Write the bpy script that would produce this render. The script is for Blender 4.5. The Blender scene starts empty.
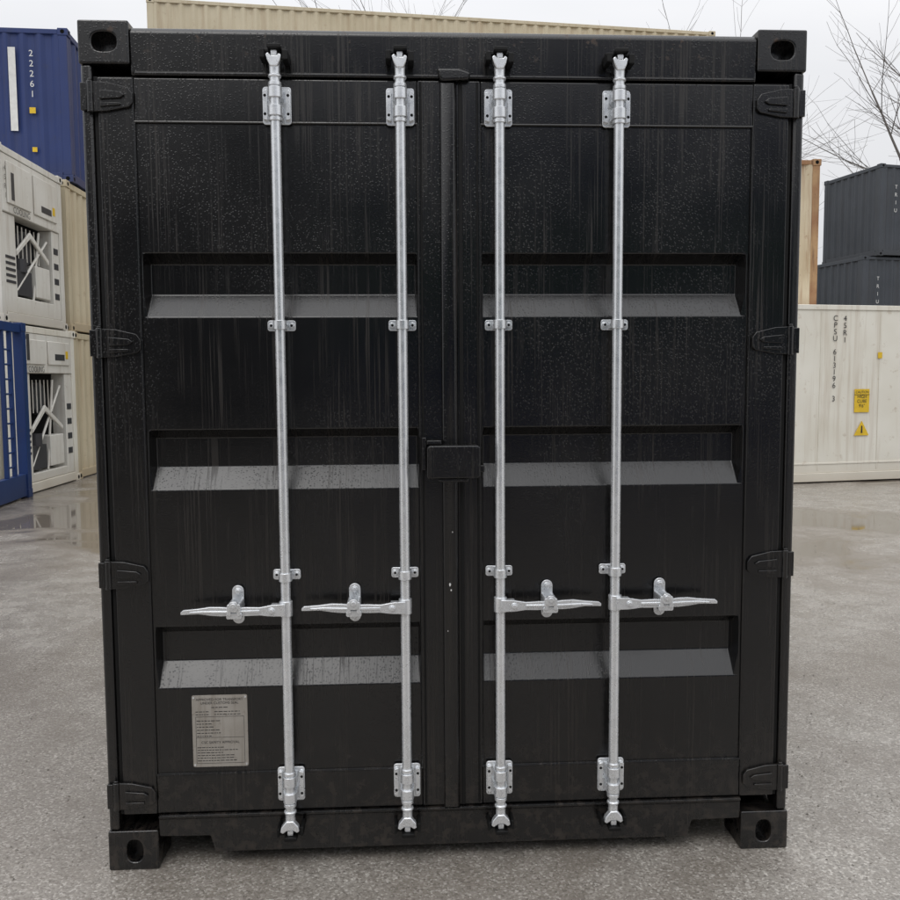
import bpy, math, random
from mathutils import Vector, Matrix
random.seed(7)
scn=bpy.context.scene
COL=scn.collection

# ------------------------------------------------------------ node helpers
def newmat(name):
    m=bpy.data.materials.new(name); m.use_nodes=True
    nt=m.node_tree; b=nt.nodes['Principled BSDF']
    return m,nt,b
def N(nt,t): return nt.nodes.new(t)
def L(nt,a,b): nt.links.new(a,b)
def coords(nt,scale=(1,1,1),loc=(0,0,0)):
    tc=N(nt,'ShaderNodeTexCoord'); mp=N(nt,'ShaderNodeMapping')
    mp.inputs['Scale'].default_value=scale; mp.inputs['Location'].default_value=loc
    L(nt,tc.outputs['Object'],mp.inputs['Vector']); return mp.outputs['Vector']
def noise(nt,vec,scale,detail=3,rough=.55,dist=0):
    n=N(nt,'ShaderNodeTexNoise'); n.inputs['Scale'].default_value=scale; n.inputs['Detail'].default_value=detail
    n.inputs['Roughness'].default_value=rough; n.inputs['Distortion'].default_value=dist
    L(nt,vec,n.inputs['Vector']); return n.outputs['Fac']
def voro(nt,vec,scale,out='Distance',feature='F1'):
    n=N(nt,'ShaderNodeTexVoronoi'); n.feature=feature; n.inputs['Scale'].default_value=scale
    L(nt,vec,n.inputs['Vector']); return n.outputs[out]
def ramp(nt,fac,pts):
    r=N(nt,'ShaderNodeValToRGB'); e=r.color_ramp.elements
    while len(e)<len(pts): e.new(0.5)
    for i,(p,c) in enumerate(pts):
        e[i].position=p
        if not hasattr(c,'__len__'): c=(c,c,c)
        e[i].color=(c[0],c[1],c[2],1)
    L(nt,fac,r.inputs['Fac']); return r.outputs['Color']
def mix(nt,fac,a,b,mode='MIX'):
    n=N(nt,'ShaderNodeMix'); n.data_type='RGBA'; n.blend_type=mode
    if isinstance(fac,(int,float)): n.inputs[0].default_value=fac
    else: L(nt,fac,n.inputs[0])
    for s,v in ((6,a),(7,b)):
        if hasattr(v,'__len__'): n.inputs[s].default_value=(v[0],v[1],v[2],1)
        else: L(nt,v,n.inputs[s])
    return n.outputs[2]
def math_(nt,op,a,b=0.0,clamp=False):
    n=N(nt,'ShaderNodeMath'); n.operation=op; n.use_clamp=clamp
    for i,v in enumerate((a,b)):
        if isinstance(v,(int,float)): n.inputs[i].default_value=v
        else: L(nt,v,n.inputs[i])
    return n.outputs[0]
def bump(nt,h,strength,dist):
    n=N(nt,'ShaderNodeBump'); n.inputs['Strength'].default_value=strength; n.inputs['Distance'].default_value=dist
    L(nt,h,n.inputs['Height']); return n.outputs['Normal']
def axis(nt,ax):
    tc=N(nt,'ShaderNodeTexCoord'); s=N(nt,'ShaderNodeSeparateXYZ'); L(nt,tc.outputs['Object'],s.inputs[0]); return s.outputs[ax]
def maprange(nt,v,a,b,c=0.0,d=1.0):
    n=N(nt,'ShaderNodeMapRange'); L(nt,v,n.inputs['Value'])
    for k,x in zip(('From Min','From Max','To Min','To Max'),(a,b,c,d)): n.inputs[k].default_value=x
    return n.outputs['Result']

def mat_wetblack():
    m,nt,b=newmat('wet_black_paint')
    v=coords(nt)
    st=noise(nt,coords(nt,(130,8,1.3)),1.0,3,.6,.2)          # fine vertical water runs
    st2=noise(nt,coords(nt,(9,3,1.4),(3,1,2)),1.0,2,.6,.2)   # where the runs are
    big=noise(nt,v,1.5,3,.6)
    z=axis(nt,'Z')
    s=math_(nt,'MULTIPLY',ramp(nt,st,[(.53,0),(.60,1)]),ramp(nt,st2,[(.44,0),(.60,1)]))
    base=mix(nt,ramp(nt,big,[(.35,0),(.7,1)]),(.0036,.0036,.0040),(.0068,.0062,.0060))
    base=mix(nt,math_(nt,'MULTIPLY',s,.55),base,(.020,.0155,.0120))
    spk=noise(nt,v,22,3,.7)
    mud=math_(nt,'MULTIPLY',maprange(nt,z,.50,.0),ramp(nt,spk,[(.48,0),(.72,1)]))
    rust=math_(nt,'MULTIPLY',maprange(nt,z,2.76,2.84),ramp(nt,spk,[(.62,0),(.70,1)]))
    base=mix(nt,math_(nt,'MULTIPLY',mud,.65),base,(.065,.050,.038))
    base=mix(nt,math_(nt,'MULTIPLY',rust,.6),base,(.075,.040,.022))
    L(nt,base,b.inputs['Base Color'])
    rr=mix(nt,s,ramp(nt,big,[(.3,.17),(.7,.30)]),(.42,.42,.42))
    rr=mix(nt,math_(nt,'MAXIMUM',mud,rust),rr,(.6,.6,.6))
    L(nt,rr,b.inputs['Roughness'])
    b.inputs['Specular IOR Level'].default_value=.70
    dm=ramp(nt,voro(nt,v,120),[(.14,1),(.32,0)])
    dm=math_(nt,'MULTIPLY',dm,ramp(nt,big,[(.42,.2),(.56,1)]))
    h=math_(nt,'ADD',math_(nt,'MULTIPLY',dm,.9),math_(nt,'MULTIPLY',st,.5))
    L(nt,bump(nt,h,.45,.0013),b.inputs['Normal'])
    return m
def mat_paint(name,col,col2=None,rough=.5,dirt=(.12,.08,.05),amt=.35,scale=1.0,spec=.4):
    m,nt,b=newmat(name)
    v=coords(nt); vs=coords(nt,(9*scale,9*scale,.5*scale))
    col2=col2 or tuple(c*.82 for c in col)
    big=noise(nt,v,.9*scale,3,.6)
    base=mix(nt,ramp(nt,big,[(.35,0),(.68,1)]),col,col2)
    sm=ramp(nt,noise(nt,vs,1.0,4,.65,.3),[(.5,0),(.72,1)])
    sp=ramp(nt,noise(nt,v,7*scale,4,.7),[(.6,0),(.72,1)])
    f=math_(nt,'MULTIPLY',math_(nt,'MAXIMUM',sm,sp),amt)
    low=math_(nt,'MULTIPLY',maprange(nt,axis(nt,'Z'),.4,.0),.35)
    f=math_(nt,'MAXIMUM',f,low)
    L(nt,mix(nt,f,base,dirt),b.inputs['Base Color'])
    b.inputs['Roughness'].default_value=rough; b.inputs['Specular IOR Level'].default_value=spec
    return m
def mat_galv():
    m,nt,b=newmat('galvanised_steel')
    v=coords(nt)
    n=noise(nt,v,34,3,.6); n2=noise(nt,coords(nt,(30,30,3)),1,3)
    base=mix(nt,ramp(nt,n,[(.3,0),(.7,1)]),(.78,.80,.82),(.88,.90,.92))
    base=mix(nt,ramp(nt,n2,[(.60,0),(.76,.3)]),base,(.52,.52,.52))
    L(nt,base,b.inputs['Base Color']); b.inputs['Metallic'].default_value=.7
    L(nt,ramp(nt,n,[(.3,.22),(.7,.34)]),b.inputs['Roughness'])
    return m
def mat_flat(name,col,rough=.6,metal=0,spec=.4):
    m,nt,b=newmat(name)
    v=coords(nt); n=noise(nt,v,12,2,.6)
    L(nt,mix(nt,n,tuple(c*.8 for c in col),tuple(min(1,c*1.15) for c in col)),b.inputs['Base Color'])
    b.inputs['Roughness'].default_value=rough; b.inputs['Metallic'].default_value=metal
    b.inputs['Specular IOR Level'].default_value=spec
    return m
def mat_ground():
    m,nt,b=newmat('wet_gravel_asphalt')
    v=coords(nt)
    n=N(nt,'ShaderNodeTexVoronoi'); n.inputs['Scale'].default_value=125; L(nt,v,n.inputs['Vector'])
    sep=N(nt,'ShaderNodeSeparateColor'); L(nt,n.outputs['Color'],sep.inputs[0]); cell=sep.outputs[0]; dist=n.outputs['Distance']
    g1=noise(nt,v,85,4,.75)
    mid=noise(nt,v,3.5,5,.68); big=noise(nt,v,.40,4,.62,.5)
    far=maprange(nt,axis(nt,'Y'),1.0,6.0)
    fine=ramp(nt,cell,[(0,(.05,.044,.037)),(.2,(.21,.190,.165)),(.75,(.35,.325,.29)),(1,(.78,.75,.69))])
    flat=ramp(nt,g1,[(.3,(.17,.151,.131)),(.7,(.43,.400,.36))])
    base=mix(nt,.5,fine,flat)
    base=mix(nt,ramp(nt,mid,[(.42,.0),(.66,.5)]),base,(.15,.128,.105))
    damp=ramp(nt,big,[(.42,0),(.56,1)])
    base=mix(nt,math_(nt,'MULTIPLY',damp,maprange(nt,far,0,1,.30,.75)),base,(.155,.125,.098))
    pud=math_(nt,'MULTIPLY',ramp(nt,big,[(.50,0),(.56,1)]),far)
    base=mix(nt,math_(nt,'MULTIPLY',pud,.6),base,(.12,.10,.08))
    L(nt,base,b.inputs['Base Color'])
    sheen=mix(nt,damp,ramp(nt,mid,[(.35,.34),(.62,.20)]),(.20,.20,.20))
    L(nt,mix(nt,pud,sheen,(.05,.05,.05)),b.inputs['Roughness'])
    b.inputs['Specular IOR Level'].default_value=.75
    h=math_(nt,'ADD',math_(nt,'MULTIPLY',dist,-.6),math_(nt,'MULTIPLY',g1,1.5))
    inv=math_(nt,'SUBTRACT',1.0,pud)
    L(nt,bump(nt,math_(nt,'MULTIPLY',h,inv),.42,.004),b.inputs['Normal'])
    return m

BLACK=mat_wetblack()
RUB=mat_flat('black_rubber',(.005,.005,.005),.55,spec=.3)
DARK=mat_flat('void_shade_black',(.008,.008,.008),.9,spec=.1)  # near-black colour standing in for the shade inside openings
GALV=mat_galv()
PLATE=mat_paint('data_plate_metal',(.36,.335,.30),(.28,.255,.22),.45,(.12,.09,.06),.4,6)
INK=mat_flat('ink',(.03,.03,.03),.6)
WHITE=mat_paint('reefer_white',(.80,.78,.70),(.70,.67,.58),.5,(.32,.21,.11),.38,.8)
WHITE2=mat_paint('reefer_white_clean',(.74,.73,.68),(.64,.62,.56),.5,(.28,.2,.12),.33,1.0)
BEIGE=mat_paint('beige_paint',(.62,.55,.40),(.53,.46,.32),.5,(.28,.15,.06),.35,.8)
RUSTB=mat_paint('rusty_beige_paint',(.60,.52,.38),(.48,.39,.26),.6,(.24,.10,.04),.8,1.2)
ORANGE=mat_paint('rusty_brown_paint',(.42,.27,.14),(.28,.14,.07),.65,(.12,.06,.035),.85,2.2)
BLUE=mat_paint('blue_paint',(.024,.045,.16),(.018,.035,.13),.45,(.05,.05,.07),.3,.8)
BLUE2=mat_paint('frame_blue_paint',(.016,.045,.16),(.012,.034,.13),.4,(.04,.04,.06),.3,.8)
GREY=mat_paint('slate_grey_paint',(.060,.068,.080),(.045,.052,.062),.5,(.04,.035,.03),.3,.8)
GREEN=mat_paint('green_paint',(.03,.12,.08),(.02,.09,.06),.5,(.04,.035,.03),.3,.8)
DGREY=mat_flat('machinery_dark',(.05,.05,.055),.5)
YEL=mat_flat('sign_yellow',(.75,.50,.03),.5)
WTXT=mat_flat('white_lettering',(.72,.72,.70),.5)

# ------------------------------------------------------------ mesh builder
import bmesh
class B:
    def __init__(s): s.v=[];s.f=[]
    def add(s,vs,fs):
        o=len(s.v); s.v+= [tuple(p) for p in vs]; s.f+=[tuple(i+o for i in f) for f in fs]
    def box(s,x0,x1,y0,y1,z0,z1):
        s.add([(x0,y0,z0),(x1,y0,z0),(x1,y1,z0),(x0,y1,z0),(x0,y0,z1),(x1,y0,z1),(x1,y1,z1),(x0,y1,z1)],
              [(0,3,2,1),(4,5,6,7),(0,1,5,4),(1,2,6,5),(2,3,7,6),(3,0,4,7)])
    def prism(s,poly,y0,y1,axis='y'):
        n=len(poly)
        mk={'y':lambda p,t:(p[0],t,p[1]),'x':lambda p,t:(t,p[0],p[1]),'z':lambda p,t:(p[0],p[1],t)}[axis]
        s.add([mk(p,y0) for p in poly]+[mk(p,y1) for p in poly],
              [tuple(range(n)),tuple(range(2*n-1,n-1,-1))]+[(i,i+n,(i+1)%n+n,(i+1)%n) for i in range(n)])
    def cyl(s,a,b,r0,r1=None,n=16,cap=True):
        r1=r0 if r1 is None else r1
        a=Vector(a);b=Vector(b);d=(b-a).normalized()
        u=d.orthogonal().normalized();w=d.cross(u)
        vs=[]
        for c,r in ((a,r0),(b,r1)):
            for i in range(n):
                t=2*math.pi*i/n; vs.append(c+u*math.cos(t)*r+w*math.sin(t)*r)
        fs=[(i,(i+1)%n,(i+1)%n+n,i+n) for i in range(n)]
        if cap: fs+=[tuple(range(n-1,-1,-1)),tuple(range(n,2*n))]
        s.add(vs,fs)
    def make(s,name,mat,parent=None,bevel=0,seg=2,smooth=False):
        me=bpy.data.meshes.new(name); me.from_pydata(s.v,[],s.f); me.validate()
        bm=bmesh.new(); bm.from_mesh(me); bmesh.ops.recalc_face_normals(bm,faces=bm.faces); bm.to_mesh(me); bm.free()
        ob=bpy.data.objects.new(name,me); COL.objects.link(ob)
        me.materials.append(mat)
        if parent: ob.parent=parent
        if bevel:
            md=ob.modifiers.new('bevel','BEVEL'); md.width=bevel; md.segments=seg; md.limit_method='ANGLE'; md.angle_limit=math.radians(25)
        if smooth:
            for p in me.polygons: p.use_smooth=True
            me.set_sharp_from_angle(angle=math.radians(35))
        return ob
def empty(name,loc=(0,0,0),rz=0):
    e=bpy.data.objects.new(name,None); COL.objects.link(e); e.location=loc; e.rotation_euler=(0,0,rz); e.empty_display_size=.3
    return e
def text(body,size,loc,rot,mat,parent,name='lettering',align='CENTER'):
    c=bpy.data.curves.new(name,'FONT'); c.body=body; c.size=size; c.align_x=align; c.align_y='CENTER'
    o=bpy.data.objects.new(name,c); COL.objects.link(o); o.location=loc; o.rotation_euler=rot
    c.materials.append(mat); o.parent=parent
    return o
FR=(math.pi/2,0,0)

# ------------------------------------------------------------ main container
MC=empty('unseen_container')
LEN=6.058
def casting(x0,x1,z0,z1,hw,hh,hx,hz):
    b=B(); yf,yt=-.006,.055
    angs=sorted(set([2*math.pi*i/32 for i in range(32)]+[math.atan2(zz-hz,xx-hx)%(2*math.pi) for xx in (x0,x1) for zz in (z0,z1)]))
    out=[];inn=[]
    for a in angs:
        c,s=math.cos(a),math.sin(a); t=1e9
        if c>1e-9:t=min(t,(x1-hx)/c)
        if c<-1e-9:t=min(t,(x0-hx)/c)
        if s>1e-9:t=min(t,(z1-hz)/s)
        if s<-1e-9:t=min(t,(z0-hz)/s)
        out.append((hx+c*t,hz+s*t))
        e=2.6; k=(abs(c/hw)**e+abs(s/hh)**e)**(-1/e); inn.append((hx+c*k,hz+s*k))
    n=len(angs)
    vs=[(p[0],yf,p[1]) for p in out]+[(p[0],yf,p[1]) for p in inn]+[(p[0],yt,p[1]) for p in inn]+[(p[0],yt,p[1]) for p in out]
    fs=[]
    for i in range(n):
        j=(i+1)%n
        fs+=[(i,j,n+j,n+i),(n+i,n+j,2*n+j,2*n+i),(i,3*n+i,3*n+j,j)]
    b.add(vs,fs)
    b.box(x0,x1,yt,.162,z0,z1)
    return b
for k,(a0,a1,z0,z1,hw,hh,hx,hz) in enumerate([(-1.219,-1.054,2.757,2.896,.040,.031,-1.135,2.828),(1.048,1.219,2.757,2.896,.040,.031,1.135,2.828),
                           (-1.219,-1.045,0,.142,.028,.040,-1.128,.068),(1.045,1.219,0,.142,.028,.040,1.130,.068)]):
    casting(a0,a1,z0,z1,hw,hh,hx,hz).make('corner_casting_%d'%(k+1),BLACK,MC,.006,3)
b=B()
for x in (-1.219,1.057):
    for z in (0,2.778): b.box(x,x+.162,LEN-.178,LEN,z,z+.118)
b.make('rear_castings',BLACK,MC,.006)
b=B()
for s in (-1,1):
    b.prism([(s*1.215,.0),(s*1.178,-.002),(s*1.178,.09),(s*1.215,.09)],.142,2.757,'z')
b.make('corner_posts',BLACK,MC,.010,4,True)
b=B()
b.prism([(.008,2.722),(.004,2.735),(.0,2.862),(.012,2.878),(.12,2.878),(.12,2.722)],-1.054,1.048,'x')
b.make('header',BLACK,MC,.006,3)
b=B(); b.prism([(-.004,2.7225),(-.006,2.730),(.0035,2.738),(.006,2.7225)],-1.04,1.04,'x')
b.make('header_lip',BLACK,MC,.002)
b=B(); b.prism([(-.045,2.748),(.03,2.748),(.068,2.735),(.062,2.712),(-.03,2.706),(-.04,2.72)],-.030,-.0065)
b.make('center_drip_cap',BLACK,MC,.008,3)
b=B()
b.prism([(-1.045,.196),(1.045,.196),(1.045,.114),(.866,.112),(.850,.052),(-.850,.052),(-.866,.112),(-1.045,.114)],.002,.12)
b.make('door_sill',BLACK,MC,.006,3)
b=B(); b.prism([(-.012,.188),(-.012,.1955),(.002,.198),(.002,.176)],-1.04,1.04,'x'); b.make('sill_lip',BLACK,MC,.002)
def corr_pts(Ln,pitch=.278,d=.036,m=.05):
    pts=[];n=max(1,round((Ln-2*m)/pitch));p=(Ln-2*m)/n
    pts.append((0,0));x=m
    for i in range(n):
        pts+=[(x+p*.08,0),(x+p*.32,d),(x+p*.68,d),(x+p*.92,0)]
        x+=p
    pts.append((Ln,0)); return pts
def corr_wall(b,o,ax,inn,Ln,z0,z1,**k):
    o=Vector(o);ax=Vector(ax);inn=Vector(inn); P=corr_pts(Ln,**k); n=len(P)
    vs=[tuple(o+ax*p[0]+inn*p[1]+Vector((0,0,z0))) for p in P]+[tuple(o+ax*p[0]+inn*p[1]+Vector((0,0,z1))) for p in P]
    b.add(vs,[(i,i+1,i+1+n,i+n) for i in range(n-1)])
b=B()
corr_wall(b,(-1.205,.09,0),(0,1,0),(1,0,0),LEN-.18,.16,2.84)
corr_wall(b,(1.205,.09,0),(0,1,0),(-1,0,0),LEN-.18,.16,2.84)
corr_wall(b,(-1.15,LEN-.01,0),(1,0,0),(0,-1,0),2.3,.16,2.84)
b.make('side_walls',BLACK,MC)
b=B()
for s in (-1,1):
    x0,x1=sorted((s*1.213,s*1.15))
    b.box(x0,x1,.162,LEN-.178,2.835,2.885); b.box(x0,x1,.162,LEN-.178,.04,.165)
    b.box(x0,x1,LEN-.08,LEN-.002,.118,2.778)
b.box(-1.057,1.057,LEN-.07,LEN-.004,2.8,2.875); b.box(-1.057,1.057,LEN-.07,LEN-.004,.04,.165)
b.box(-1.15,1.15,.12,LEN-.07,2.845,2.868)
b.box(-1.15,1.15,.13,LEN-.08,.13,.16)
for i in range(14): b.box(-1.14,1.14,.45+i*.39,.50+i*.39,.055,.13)
b.make('shell_frame',BLACK,MC,.004)
def door(side):
    s=-1 if side=='left' else 1
    xo,xs=(1.163,1.046) if s<0 else (1.163,1.038)
    xi,xe=(.112,.008) if s<0 else (.102,.008)
    D=empty('door_'+side); D.parent=MC
    b=B()
    a0,a1=sorted((s*xo,s*xs)); b.box(a0,a1,-.002,.05,.200,2.716)
    a0,a1=sorted((s*xi,s*xe)); b.box(a0,a1,-.002,.05,.200,2.716)
    a0,a1=sorted((s*xs,s*xi))
    b.box(a0,a1,.001,.05,2.574,2.716); b.box(a0,a1,.001,.05,.200,.340)
    b.make('door_frame',BLACK,D,.005,3)
    # pressed panel with three horizontal trapezoidal recesses
    yf=.0065; dp=.054
    rec=[(2.147,1.932,.032,.080),(1.552,1.344,.030,.076),(.868,.648,.032,.084)]
    prof=[(2.574,0)]
    for t,bo,ht,h in rec: prof+=[(t,0),(t-ht,dp),(bo+h,dp),(bo,0)]
    prof.append((.340,0))
    o1=s*(xs-.010); o2=s*(xs-.022 if s<0 else xs-.030); i2=s*(xi+.010); i1=s*(xi+.003)
    vs=[];fs=[]
    cols=[s*(xs-.004),o1,o2,i2,i1,s*xi]
    for z,y in prof:
        for ci,x in enumerate(cols): vs.append((x,yf+(y if ci in(2,3) else 0),z))
    for r in range(len(prof)-1):
        for c in range(5):
            i=r*6+c; fs.append((i,i+1,i+7,i+6))
    b=B(); b.add(vs,fs); b.make('pressed_panel',BLACK,D,.006,4,False)
    b=B(); a0,a1=sorted((s*xs,s*xi))
    for z in (2.574,.340): b.cyl((a0,.003,z),(a1,.003,z),.0045,n=8)
    for x in (a0,a1): b.cyl((x,.003,.34),(x,.003,2.574),.004,n=8)
    b.make('weld_bead',BLACK,D,smooth=True)
    b=B(); a0,a1=sorted((s*1.177,s*1.163)); b.box(a0,a1,.008,.03,.198,2.72)
    a0,a1=sorted((s*1.163,s*.01)); b.box(a0,a1,.012,.03,2.716,2.7215); b.box(a0,a1,.012,.03,.1965,.2)
    b.make('door_gasket',RUB,D,.002)
    b=B(); x=s*(.100 if s<0 else .090)
    b.cyl((x,-.003,.21),(x,-.003,2.71),.0035,n=8); b.make('inner_gasket',RUB,D,smooth=True)
door('left');door('right')
b=B()
b.prism([(-.036,-.002),(-.034,-.016),(-.028,-.019),(.010,-.019),(.018,-.012),(.022,-.002)],.200,2.704,'z')
b.make('center_overlap_strip',BLACK,MC,.002,2,True)
b=B(); b.box(.026,.040,-.006,-.002,.203,2.704); b.make('center_gasket',RUB,MC,.002)
b=B()
for (x,z,r) in ((-.012,1.005,.005),(-.008,.985,.003),(-.002,1.19,.002),(-.02,.84,.0018)):
    b.prism([(x+r*math.cos(t)*random.uniform(.6,1),z+1.6*r*math.sin(t)*random.uniform(.6,1)) for t in [i*.785 for i in range(8)]],-.0198,-.0192)
b.make('paint_chips',WTXT,MC)
b=B()
b.prism([(-.088,1.385),(.084,1.385),(.090,1.392),(.090,1.488),(.082,1.496),(-.082,1.496),(-.090,1.488),(-.090,1.392)],-.095,-.0195)
b.make('lock_box',BLACK,MC,.006,3)
b=B(); b.box(-.090,-.040,-.06,-.0195,1.4975,1.512); b.box(-.106,-.0915,-.055,-.002,1.41,1.522); b.box(.0915,.108,-.05,-.002,1.40,1.425); b.box(-.05,.05,-.085,-.0195,1.372,1.384)
b.make('lock_box_lugs',BLACK,MC,.003)
b=B(); b.cyl((.03,-.0975,1.40),(.03,-.09,1.40),.010,n=12); b.make('lock_box_keyhole',RUB,MC)
for i,z in enumerate((2.650,1.846,1.056,.272)):
    for s in (-1,1):
        b=B()
        b.prism([(s*1.172,z+.048),(s*1.128,z+.046),(s*1.060,z+.030),(s*1.046,z+.010),(s*1.046,z-.020),(s*1.058,z-.032),(s*1.13,z-.046),(s*1.172,z-.048)],-.014,-.0025)
        b.prism([(s*1.150,z+.020),(s*1.085,z+.014),(s*1.070,z+.004),(s*1.085,z-.006),(s*1.150,z-.010)],-.022,-.0142)
        b.prism([(s*1.150,z-.020),(s*1.085,z-.020),(s*1.085,z-.028),(s*1.150,z-.034)],-.020,-.0142)
        b.box(*sorted((s*1.214,s*1.192)),-.014,-.0025,z-.044,z+.044)
        b.cyl((s*1.182,-.010,z-.050),(s*1.182,-.010,z+.050),.0115,n=16)
        b.cyl((s*1.182,-.010,z+.050),(s*1.182,-.010,z+.057),.008,n=12)
        b.make('hinge_%d%s'%(i+1,'a' if s<0 else 'b'),BLACK,MC,.002,2,True)
# --- locking gear
RY=-.050
def rrect(cx,cz,w,h,r,n=4):
    pts=[]
    for (sx,sz,fl) in ((1,1,0),(-1,1,1),(-1,-1,0),(1,-1,1)):
        seq=range(n+1) if not fl else range(n,-1,-1)
        for i in seq:
            a=math.radians(90*i/n); pts.append((cx+sx*((w/2-r)+r*math.cos(a)),cz+sz*((h/2-r)+r*math.sin(a))))
    return pts
def bolt(b,x,z,y,r=.0085,h=.007): 
    b.cyl((x,y,z),(x,y-.0025,z),r*1.35,n=14); b.cyl((x,y-.0025,z),(x,y-h,z),r,n=6)
def gear(idx,x,hs):
    G=empty('locking_bar_%d'%idx); G.parent=MC
    b=B()
    b.cyl((x,RY,.185),(x,RY,2.745),.0168,n=24)
    b.make('rod',GALV,G,smooth=True)
    for zc,sg in ((2.626,1),(.300,-1)):
        b=B()
        w,h=.094,.122
        b.prism(rrect(x,zc,w,h,.010),-.0095,-.0025)
        for dx in (-.036,.036):
            for dz in (-.042,.042): bolt(b,x+dx,zc+dz,-.0095,.0075)
        n=12; arc=[(x+.0235*math.cos(math.pi*i/n),RY-.0235*math.sin(math.pi*i/n)) for i in range(n+1)]
        poly=[(x+.0235,-.0095)]+arc+[(x-.0235,-.0095)]
        b.prism(poly,zc-.046,zc-.012,'z'); b.prism(poly,zc+.012,zc+.046,'z')
        b.prism([(x-.045,zc-.046),(x-.030,zc-.050),(x-.030,zc+.050),(x-.045,zc+.046)],-.022,-.0095)
        b.prism([(x+.045,zc-.046),(x+.030,zc-.050),(x+.030,zc+.050),(x+.045,zc+.046)],-.022,-.0095)
        b.cyl((x,RY,zc-.062),(x,RY,zc-.050),.0215,n=20); b.cyl((x,RY,zc+.050),(x,RY,zc+.062),.0215,n=20)
        b.make('bearing_%s'%('top' if sg>0 else 'bottom'),GALV,G,.0018,2,True)
        b=B()
        for dx in (-.038,.038):
            for dz in (-.030,.030): b.cyl((x+dx,-.0225,zc+dz),(x+dx,-.0215,zc+dz),.0048,n=10)
        b.make('bearing_slots',DARK,G)  # solid dark discs painted in place of shaded slots
    for zc in (1.902,1.049):
        b=B()
        b.prism(rrect(x,zc,.094,.036,.008),-.0085,-.0025)
        for dx in (-.034,.034): bolt(b,x+dx,zc,-.0085,.0085,.008)
        n=12; arc=[(x+.0225*math.cos(math.pi*i/n),RY-.0225*math.sin(math.pi*i/n)) for i in range(n+1)]
        b.prism([(x+.0225,-.0085)]+arc+[(x-.0225,-.0085)],zc-.015,zc+.015,'z')
        b.make('guide',GALV,G,.0015,2,True)
        b=B()
        for dx in (-.034,.034): b.cyl((x+dx,-.0166,zc),(x+dx,-.0162,zc),.0045,n=8)
        b.make('guide_bolt_sockets',DARK,G)  # dark discs on the bolt heads, socket shade as colour
    for ze,sg in ((2.790,1),(.135,-1)):
        b=B(); zz=lambda d: ze-sg*d
        b.cyl((x,RY,zz(.088)),(x,RY,zz(.078)),.0215,n=18)
        b.cyl((x,RY,zz(.078)),(x,RY,zz(.026)),.0165,.0185,n=18)
        fl=.021 if sg>0 else .029
        b.prism([(x-.012,zz(.056)),(x+.012,zz(.056)),(x+fl,zz(.036)),(x+fl+.004,zz(.020)),(x+fl-.006,zz(.014)),(x+.010,zz(.022)),(x-.010,zz(.022)),(x-fl+.004,zz(.012)),(x-fl-.006,zz(.018)),(x-fl,zz(.036))],RY-.020,RY+.006)
        b.box(x-.010,x+.010,RY-.016,RY+.012,*sorted((zz(.022),zz(.002))))
        b.make('cam_%s'%('top' if sg>0 else 'bottom'),GALV,G,.003,2,True)
        b=B()
        b.box(x-.046,x-fl-.008,-.070,-.007,*sorted((zz(.030),zz(.000)))); b.box(x+fl+.006,x+.046,-.072,-.007,*sorted((zz(.036),zz(.004))))
        b.box(x-.042,x+.038,-.030,-.007,*sorted((zz(-.001),zz(-.014))))
        b.box(x-.020,x+.024,RY-.030,RY+.01,*sorted((zz(.0015),zz(-.012))))
        b.make('keeper_%s'%('top' if sg>0 else 'bottom'),RUB,G,.003)
    d,xt,xb,tilt=hs
    Lh=abs(xt-x); z0=.940
    def P(u,w): return (x+d*u, z0+w+tilt*u)
    b=B()
    up=[(.000,.021),(.040,.020),(.062,.016),(.085,.012),(.13,.0135),(.175,.012),(.215,.016),(.250,.017),(.29,.012),(Lh-.008,.008),(Lh,.001)]
    lo=[(Lh,-.007),(.29,-.006),(.250,-.012),(.215,-.015),(.175,-.014),(.13,-.016),(.085,-.015),(.062,-.018),(.040,-.020),(.000,-.020)]
    b.prism([P(*q) for q in up+lo],RY-.030,RY-.018)
    b.prism([P(.085,.004),P(.20,.003),P(.28,.005),P(Lh-.03,.002),P(Lh-.03,-.002),P(.28,-.003),P(.20,-.005),P(.085,-.005)],RY-.035,RY-.0302)
    b.cyl((x,RY,z0-.026),(x,RY,z0+.026),.0225,n=18)
    b.box(*sorted((x+d*.012,x+d*.050)),RY-.018,RY+.016,z0-.016,z0+.016)
    p=P(.045,.0); bolt(b,p[0],p[1],RY-.030,.0085,.010)
    b.make('handle',GALV,G,.003,2,True)
    b=B(); zc=z0+.006
    b.prism(rrect(xb,zc,.040,.134,.0195,6),-.0095,-.0025)
    bolt(b,xb,zc+.047,-.0095,.009,.010); bolt(b,xb,zc-.047,-.0095,.009,.010)
    b.prism(rrect(xb,zc-.020,.052,.020,.006),RY-.040,-.0095)
    b.prism(rrect(xb-.016,zc+.002,.012,.040,.005),RY-.046,-.0095)
    b.prism(rrect(xb+.016,zc+.002,.012,.040,.005),RY-.046,-.0095)
    b.prism(rrect(xb,zc+.014,.030,.036,.012),RY-.050,RY-.038)
    b.cyl((xb,RY-.050,zc+.018),(xb,RY-.056,zc+.018),.009,n=14)
    b.make('handle_catch',GALV,G,.0025,2,True)
gear(1,-.576,(-1,-.925,-.745,-.004))
gear(2,-.168,(-1,-.520,-.343,.012))
gear(3,.161,(1,.508,.330,.004))
gear(4,.562,(1,.916,.732,.006))
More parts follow.
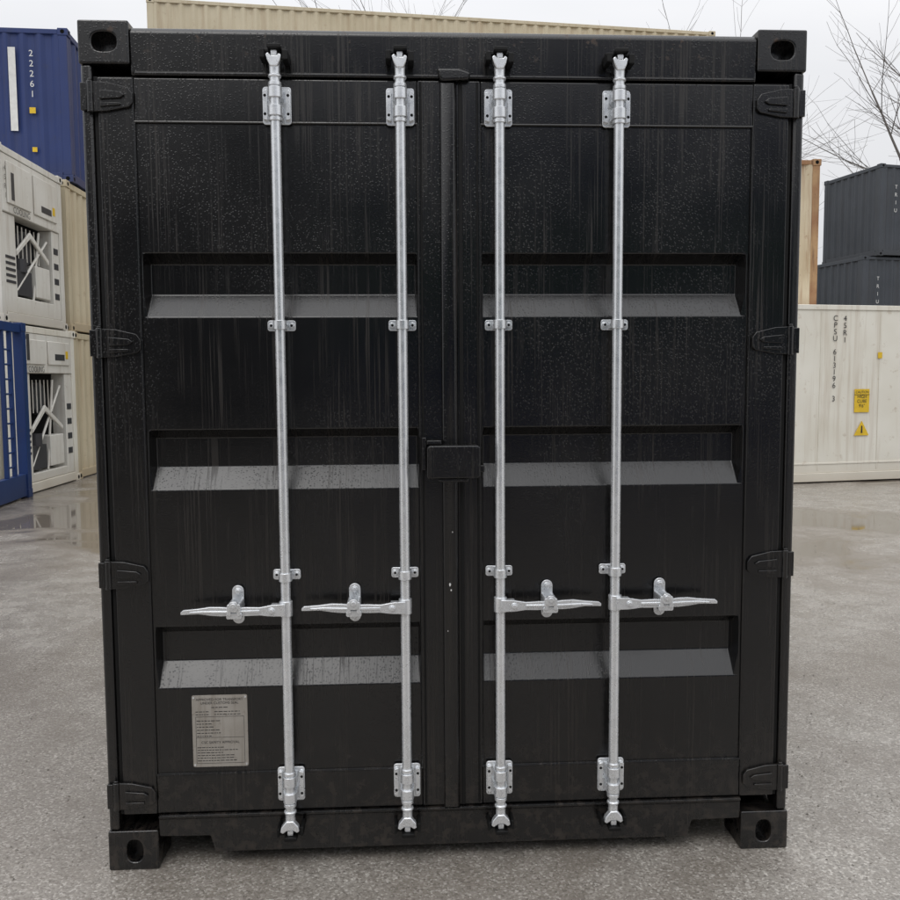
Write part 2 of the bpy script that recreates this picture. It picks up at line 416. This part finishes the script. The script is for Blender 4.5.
# --- data plate
DP=empty('data_plate'); DP.parent=MC
b=B(); b.prism(rrect(-.8215,.493,.192,.258,.006),.0035,.0060); b.make('plate',PLATE,DP)
yp=.0030
for body,sz,x,z in (("APPROVED FOR TRANSPORT\nUNDER CUSTOMS SEAL",.0125,-.8215,.600),("CSC SAFETY APPROVAL",.0125,-.8215,.452)):
    text(body,sz,(x,yp,z),FR,INK,DP,'plate_text')
b=B()
def rowbars(x0,x1,z):
    x=x0
    while x<x1-.004:
        w=random.uniform(.004,.015); w=min(w,x1-x); b.box(x,x+w,yp,.0034,z-.0012,z+.0012); x+=w+.003
rowbars(-.85,-.79,.578)
for z in (.563,.553): rowbars(-.905,-.86,z); rowbars(-.84,-.75,z)
for z in [.530-.011*i for i in range(6)]: rowbars(-.902,-.902+random.uniform(.05,.09),z)
for z in [.434-.0095*i for i in range(6)]: rowbars(-.902,-.902+random.uniform(.09,.14),z)
for z in (.545,.470,.377): b.box(-.905,-.738,yp,.0034,z-.0005,z+.0005)
for x in (-.905,-.738): b.box(x-.0005,x+.0005,yp,.0034,.377,.545)
b.make('plate_print',INK,DP)
b=B()
for x in (-.911,-.732):
    for z in (.372,.614): b.cyl((x,.0035,z),(x,.0012,z),.0035,n=10)
b.make('plate_rivets',GALV,DP)

# ------------------------------------------------------------ generic containers
def container(name,L_,H,loc,rz,mat,kind='dry',W=2.438,postmat=None):
    E=empty(name,loc,rz); postmat=postmat or mat
    b=B(); c=.17
    for x in (0,L_-c):
        for y in (0,W-c):
            for z in (0,H-.12): b.box(x,x+c,y,y+c,z,z+.12)
            b.box(x+.01,x+c-.02,y+.01,y+c-.02,.12,H-.12)
    for y in (.012,W-.072):
        b.box(c,L_-c,y,y+.06,.02,.16); b.box(c,L_-c,y,y+.06,H-.10,H-.02)
    for x in (.012,L_-.072):
        b.box(x,x+.06,c,W-c,.02,.16); b.box(x,x+.06,c,W-c,H-.12,H-.02)
    b.make('frame',postmat,E,.006,1)
    b=B()
    if kind=='dry':
        corr_wall(b,(.15,.02,0),(1,0,0),(0,1,0),L_-.3,.16,H-.10); corr_wall(b,(.15,W-.02,0),(1,0,0),(0,-1,0),L_-.3,.16,H-.10)
        corr_wall(b,(.02,.15,0),(0,1,0),(1,0,0),W-.3,.16,H-.12); corr_wall(b,(L_-.02,.15,0),(0,1,0),(-1,0,0),W-.3,.16,H-.12)
        b.box(.08,L_-.08,.08,W-.08,H-.06,H-.035); b.box(.08,L_-.08,.08,W-.08,.10,.14)
        b.make('walls',mat,E)
    else:
        b.box(.04,L_-.30,.03,W-.03,.161,H-.03)
        n=int(L_/1.1)
        for i in range(1,n):
            x=i*L_/n
            if x<L_-.5: b.box(x-.006,x+.006,.022,.03,.20,H-.12)
        b.box(.2,L_-.35,.020,.03,.30,.33)
        b.make('walls',mat,E,.004,1)
    b=B()
    for x in (0,L_-c):
        for y in (0,W-c):
            for z in (0,H-.12):
                b.cyl((x+c/2,y-.002,z+.06),(x+c/2,y+.01,z+.06),.035,n=12)
    for y in (0,W-c):
        for z in (0,H-.12): b.cyl((L_+.002,y+c/2,z+.06),(L_-.01,y+c/2,z+.06),.035,n=12)
    b.make('casting_hole_shade',DARK,E)  # no real holes: dark discs carry the shade of the openings
    return E
def reefer_end(E,L_,H,W=2.438,v=0):
    b=B(); X=L_
    zt=1.62 if v==0 else 1.85; zb=.42 if v==0 else .30
    b.box(X-.30,X-.02,.17,W-.17,zt+.005,H-.125)
    b.box(X-.30,X-.05,.17,.62,.165,zt); b.box(X-.30,X-.04,W-.45,W-.17,.165,zt)
    b.box(X-.30,X-.045,.625,W-.455,.165,zb-.005)
    b.box(X-.018,X+.006,.30,1.12,zt+.14,H-.22); b.box(X-.018,X+.006,1.25,W-.30,zt+.14,H-.22)
    b.box(X-.24,X-.06,1.35,1.90,zb+.05,zb+.55)
    b.prism([(.68,zb+.62),(1.2,zb+.95),(1.9,zb+.62),(1.9,zb+.70),(1.2,zb+1.05),(.68,zb+.70)],X-.10,X-.06,'x')
    b.make('machinery_panels',WHITE2,E,.01,1)
    b=B(); b.box(X-.30,X-.26,.625,W-.455,zb,zt); b.make('machinery_recess',DARK,E)
    b=B()
    b.cyl((X-.22,1.2,zt-.40),(X-.15,1.2,zt-.40),.26,n=20)
    b.box(X-.24,X-.09,.70,1.25,zb+.04,zb+.42); b.cyl((X-.16,.95,zb+.4),(X-.16,.95,zb+.6),.12,n=14)
    for i in range(5): b.box(X-.0495,X-.040,.25,.56,.6+i*.09,.64+i*.09)
    for i in range(4): b.box(X-.04,X-.034,W-.40,W-.22,.5+i*.25,.6+i*.25)
    b.box(X+.0065,X+.010,.42,.52,zt+.2,zt+.6); b.box(X+.0065,X+.010,1.5,1.9,zt+.22,zt+.32)
    b.make('condenser_and_compressor',DGREY,E)
    b=B()
    for i in range(7): b.box(X-.13,X-.12,.72+i*.15,.74+i*.15,zt-.62,zt-.1)
    b.cyl((X-.10,.7,zb+.1),(X-.10,1.9,zt-.2),.02,n=8); b.cyl((X-.10,1.3,zb),(X-.10,1.6,zt-.1),.02,n=8)
    b.make('grilles_and_pipes',WHITE2,E)
    text("COOLING",.13,(X+.010,.75,zt+.06),(math.pi/2,0,math.pi/2),INK,E,'machinery_label')
    for i,ch in enumerate("45R1"): text(ch,.11,(X+.001,.235,H-.35-i*.13),(math.pi/2,0,math.pi/2),INK,E,'code_text')
    b=B(); b.box(X+.0065,X+.010,1.95,2.05,zt+.25,zt+.38); b.make('warning_label',YEL,E)

L40=12.19;L20=6.058
r1=container('refrigerated_container',L20,2.591,(-5.87-L20,10.25,0),0,WHITE,'reefer'); reefer_end(r1,L20,2.591,v=1)
r2=container('refrigerated_container',L20,2.591,(-5.96-L20,10.18,2.595),0,WHITE2,'reefer'); reefer_end(r2,L20,2.591,v=0)
c3=container('unseen_container',L20,2.591,(-5.90-L20,12.72,0),0,BEIGE)
c4=container('unseen_container',L20,2.591,(-5.93-L20,12.72,2.595),0,BEIGE)
c5=container('unseen_container',L20,2.591,(-5.88-L20,12.62,5.19),math.radians(3),BLUE)
b=B(); b.box(L20-1.00,L20-.88,.012,.017,.85,2.25); b.make('white_stripe',WTXT,c5)
for i,ch in enumerate("22261"): text(ch,.15,(L20-.62,.008,2.15-i*.17),FR,WTXT,c5,'lettering')
b=B(); b.box(L20-.68,L20-.58,.010,.016,1.15,1.25); b.box(L20-.66,L20-.58,.010,.016,.5,.58); b.make('small_labels',YEL,c5)
E=empty('steel_container_frame',(-5.60,8.0,0),math.radians(4))
b=B(); 
for y in (0,2.28):
    b.box(-.16,0,y,y+.16,.13,2.46)
    b.box(-4.0,-3.84,y,y+.16,.13,2.46)
    for z in (0,2.46):
        b.box(-.17,.005,y-.005,y+.165,z,z+.13); b.box(-4.01,-3.83,y-.005,y+.165,z,z+.13)
    b.box(-3.83,-.17,y+.02,y+.14,.02,.22); b.box(-3.83,-.17,y+.04,y+.12,2.48,2.57)
b.box(-.12,-.02,.165,2.275,.03,.36); b.box(-.12,-.02,.165,2.275,2.44,2.57)
b.box(-3.98,-3.88,.165,2.275,.03,.30); b.box(-3.98,-3.88,.165,2.275,2.48,2.57)
for y in (.75,1.2,1.60,1.90): b.box(-.09,-.03,y,y+.06,.36,2.44)
b.make('frame',BLUE2,E,.008)
b=B()
for i in range(9): b.cyl((-.06,1.66,.5+i*.21),(-.06,1.90,.5+i*.21),.014,n=8)
for i in range(9): b.cyl((-.06,.81,.5+i*.21),(-.06,1.2,.5+i*.21),.014,n=8)
b.cyl((-.06,.2,.4),(-.06,1.2,2.4),.03,n=8)
b.make('ladder_rungs',BLUE2,E)
b=B(); b.box(-3.8,-.2,.18,2.26,.20,.24); b.make('deck',GREY,E)

ang=math.atan2(.36,1.94)
o=Vector((6.12,10.79,0))-Vector((math.cos(ang),math.sin(ang),0))*4.0
r3=container('refrigerated_container',L40,2.896,o,ang,WHITE,'reefer'); reefer_end(r3,L40,2.896)
for i,ch in enumerate("CPSU 613196 3"):
    if ch!=' ': text(ch,.125,(4.69,.018,2.66-i*.108),FR,INK,r3,'lettering')
for i,ch in enumerate("45R1"): text(ch,.125,(4.87,.018,2.66-i*.115),FR,INK,r3,'lettering')
b=B(); b.box(5.08,5.36,.012,.017,1.14,1.52); b.prism([(5.09,.76),(5.37,.76),(5.23,1.0)],.012,.017); b.box(5.50,5.58,.012,.017,2.02,2.12); b.make('warning_signs',YEL,r3)
text("CAUTION",.055,(5.22,.009,1.47),FR,INK,r3,'sign_text'); text("HIGH\nCUBE\n9'6\"",.075,(5.22,.009,1.32),FR,INK,r3,'sign_text')
b=B(); b.prism([(5.215,.80),(5.245,.80),(5.24,.92),(5.22,.92)],.008,.0115); b.box(5.08,5.36,.008,.0115,1.425,1.432); b.make('sign_marks',INK,r3)
for k in range(2):
    c=container('unseen_container',L20,2.896,(7.70-L20,13.25,2.90*k+.0),math.radians(2),RUSTB,postmat=ORANGE)
for k,dx in ((0,-.5),(1,-.45),(2,0)):
    c=container('unseen_container',L40,2.591,(13.45+dx,21.9,2.595*k),math.radians(12),GREY)
    if k: 
        for j,t in enumerate("TRIU"): text(t,.15,(.55,.01,1.95-j*.22),FR,WTXT,c,'lettering')
for k in range(4):
    c=container('unseen_container',13.7,2.591,(-5.9,17.9,2.595*k),math.atan2(1.5,13.6),[GREEN,GREY,RUSTB,BEIGE][k])
# unseen stacks added behind the camera to darken reflections in the doors
for k in range(3):
    for j,(xx) in enumerate((-14,-1.5)):
        container('unseen_container',L40,2.591,(xx,-17.5,2.595*k),0,[GREY,BLUE,GREY,GREEN,GREY,BLUE][k*2+j])

# ------------------------------------------------------------ ground, gravel, hill
b=B(); b.add([(-900,-900,0),(900,-900,0),(900,900,0),(-900,900,0)],[(0,1,2,3)])
b.make('ground',mat_ground())
b=B()
def stone(x,y,r):
    vs=[]
    for (a,c,d) in ((1,0,0),(-1,0,0),(0,1,0),(0,-1,0),(0,0,1),(0,0,-.4)):
        k=r*random.uniform(.7,1.2); vs.append((x+a*k*random.uniform(.8,1.3),y+c*k,d*k*.7+r*.15))
    b.add(vs,[(0,2,4),(2,1,4),(1,3,4),(3,0,4),(2,0,5),(1,2,5),(3,1,5),(0,3,5)])
for i in range(7000):
    d=random.uniform(0,1)**1.6*9; y=-.9+d; x=random.uniform(-1,1)*(1.6+.75*d)
    stone(x,y,random.choice((.002,.003,.003,.004,.004,.006)) )
STN=mat_paint('pebble',(.44,.41,.36),(.13,.12,.10),.5,(.06,.05,.04),.5,14)
b.make('gravel',STN)
b=B(); nx=60;ny=10;vs=[];fs=[]
for j in range(ny):
    for i in range(nx):
        x=-380+i*15; t=j/(ny-1)
        rid=48+18*math.sin(i*.21)+9*math.sin(i*.6+1)+random.uniform(-2,2)
        vs.append((x,330+j*16,-1+rid*math.sin(t*math.pi/2)))
for j in range(ny-1):
    for i in range(nx-1):
        k=j*nx+i; fs.append((k,k+1,k+nx+1,k+nx))
b.add(vs,fs)
HM,nt,bs=newmat('hazy_forest_hill'); v=coords(nt)  # distance haze is mixed into the hill's base colour
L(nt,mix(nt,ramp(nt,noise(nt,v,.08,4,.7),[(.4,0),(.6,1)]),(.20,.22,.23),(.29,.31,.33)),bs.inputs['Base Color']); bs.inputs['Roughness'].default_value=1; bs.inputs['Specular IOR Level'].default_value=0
b.make('hill',HM,smooth=True)

# ------------------------------------------------------------ bare trees
BARK,nt,bs=newmat('bark'); v=coords(nt)
L(nt,mix(nt,noise(nt,v,3,3),(.10,.09,.085),(.19,.175,.16)),bs.inputs['Base Color']); bs.inputs['Roughness'].default_value=.9
def tree(loc,h,seed,spread=.6,depth=5,r0=.22):
    rnd=random.Random(seed); b=B()
    def grow(p,d,ln,r,lv):
        if lv>depth or r<.006: return
        n=3 if lv<3 else 2
        q=p.copy()
        for s in range(n):
            d=(d+Vector((rnd.gauss(0,.11),rnd.gauss(0,.11),rnd.gauss(.03 if lv>0 else .0,.06)))).normalized()
            q2=q+d*(ln/n); r2=r*.89
            b.cyl(q,q2,r,r2,n=6 if lv<3 else 3,cap=False)
            if lv>0 or s>=1:
                for _ in range(rnd.choice((1,2)) if lv else 2):
                    ax=Vector((rnd.gauss(0,1),rnd.gauss(0,1),rnd.gauss(0,.35))).normalized()
                    nd=(d*(1-spread*.5)+ax*spread*rnd.uniform(.6,1.1)).normalized()
                    grow(q2,nd,ln*rnd.uniform(.55,.78),r2*rnd.uniform(.42,.62),lv+1)
            q=q2;r=r2
        if lv<depth: grow(q,d,ln*.72,r*.8,lv+1)
    grow(Vector((0,0,0)),Vector((0,0,1)),h*.36,r0,0)
    o=b.make('bare_tree',BARK); o.location=loc
for loc,h,sd,dp,sp in (((25.2,37,0),23,3,5,.6),((5.7,57,0),28,5,5,.6),((19,57,0),28,8,5,.6)):
    tree(loc,h,sd,sp,dp,.24)

# ------------------------------------------------------------ world + sun
w=bpy.data.worlds.new('World'); scn.world=w; w.use_nodes=True; nt=w.node_tree
bg=nt.nodes['Background']; bg.inputs['Strength'].default_value=.1
sky=nt.nodes.new('ShaderNodeTexSky'); sky.sky_type='NISHITA'; sky.sun_disc=False
sel=math.radians(52); saz=math.radians(200)
sky.sun_elevation=sel; sky.sun_rotation=saz
tc=nt.nodes.new('ShaderNodeTexCoord')
mp=nt.nodes.new('ShaderNodeMapping'); mp.inputs['Scale'].default_value=(1,1,3); nt.links.new(tc.outputs['Generated'],mp.inputs['Vector'])
cl=noise(nt,mp.outputs['Vector'],1.6,3,.5,.4)
clc=ramp(nt,cl,[(.3,(.80,.81,.84)),(.7,(.94,.94,.955))])
sx=nt.nodes.new('ShaderNodeSeparateXYZ'); nt.links.new(tc.outputs['Generated'],sx.inputs[0])
up=math_(nt,'MAXIMUM',sx.outputs['Z'],0.0)
k=math_(nt,'ADD',math_(nt,'MULTIPLY',math_(nt,'POWER',up,1.5),15.0),7.5)
vm=nt.nodes.new('ShaderNodeVectorMath'); vm.operation='SCALE'; nt.links.new(k,vm.inputs['Scale']); nt.links.new(clc,vm.inputs[0])
mx=mix(nt,.94,sky.outputs['Color'],vm.outputs[0]); nt.links.new(mx,bg.inputs['Color'])
sd=bpy.data.lights.new('sun','SUN'); sd.energy=.5; sd.angle=math.radians(25); sd.color=(1,.97,.93)
so=bpy.data.objects.new('sun',sd); COL.objects.link(so)
dirv=Vector((math.sin(saz)*math.cos(sel),math.cos(saz)*math.cos(sel),math.sin(sel)))
so.rotation_euler=dirv.to_track_quat('Z','Y').to_euler(); so.location=dirv*30

# ------------------------------------------------------------ camera
cx,cy,cz,yaw,pit,roll,f=-0.16377,-3.03542,1.71767,0.05130,-0.07997,-0.00619,880.0
F=Vector((math.sin(yaw)*math.cos(pit),math.cos(yaw)*math.cos(pit),math.sin(pit)))
R=Vector((math.cos(yaw),-math.sin(yaw),0)); U=R.cross(F)
R2=R*math.cos(roll)+U*math.sin(roll); U2=-R*math.sin(roll)+U*math.cos(roll)
cd=bpy.data.cameras.new('camera'); co=bpy.data.objects.new('camera',cd); COL.objects.link(co)
co.matrix_world=Matrix(((R2.x,U2.x,-F.x,cx),(R2.y,U2.y,-F.y,cy),(R2.z,U2.z,-F.z,cz),(0,0,0,1)))
cd.sensor_width=36; cd.lens=36*f/900; cd.clip_end=5000; cd.clip_start=.05
scn.camera=co
scn.view_settings.view_transform='Standard'; scn.view_settings.look='None'; scn.view_settings.exposure=0; scn.view_settings.gamma=1
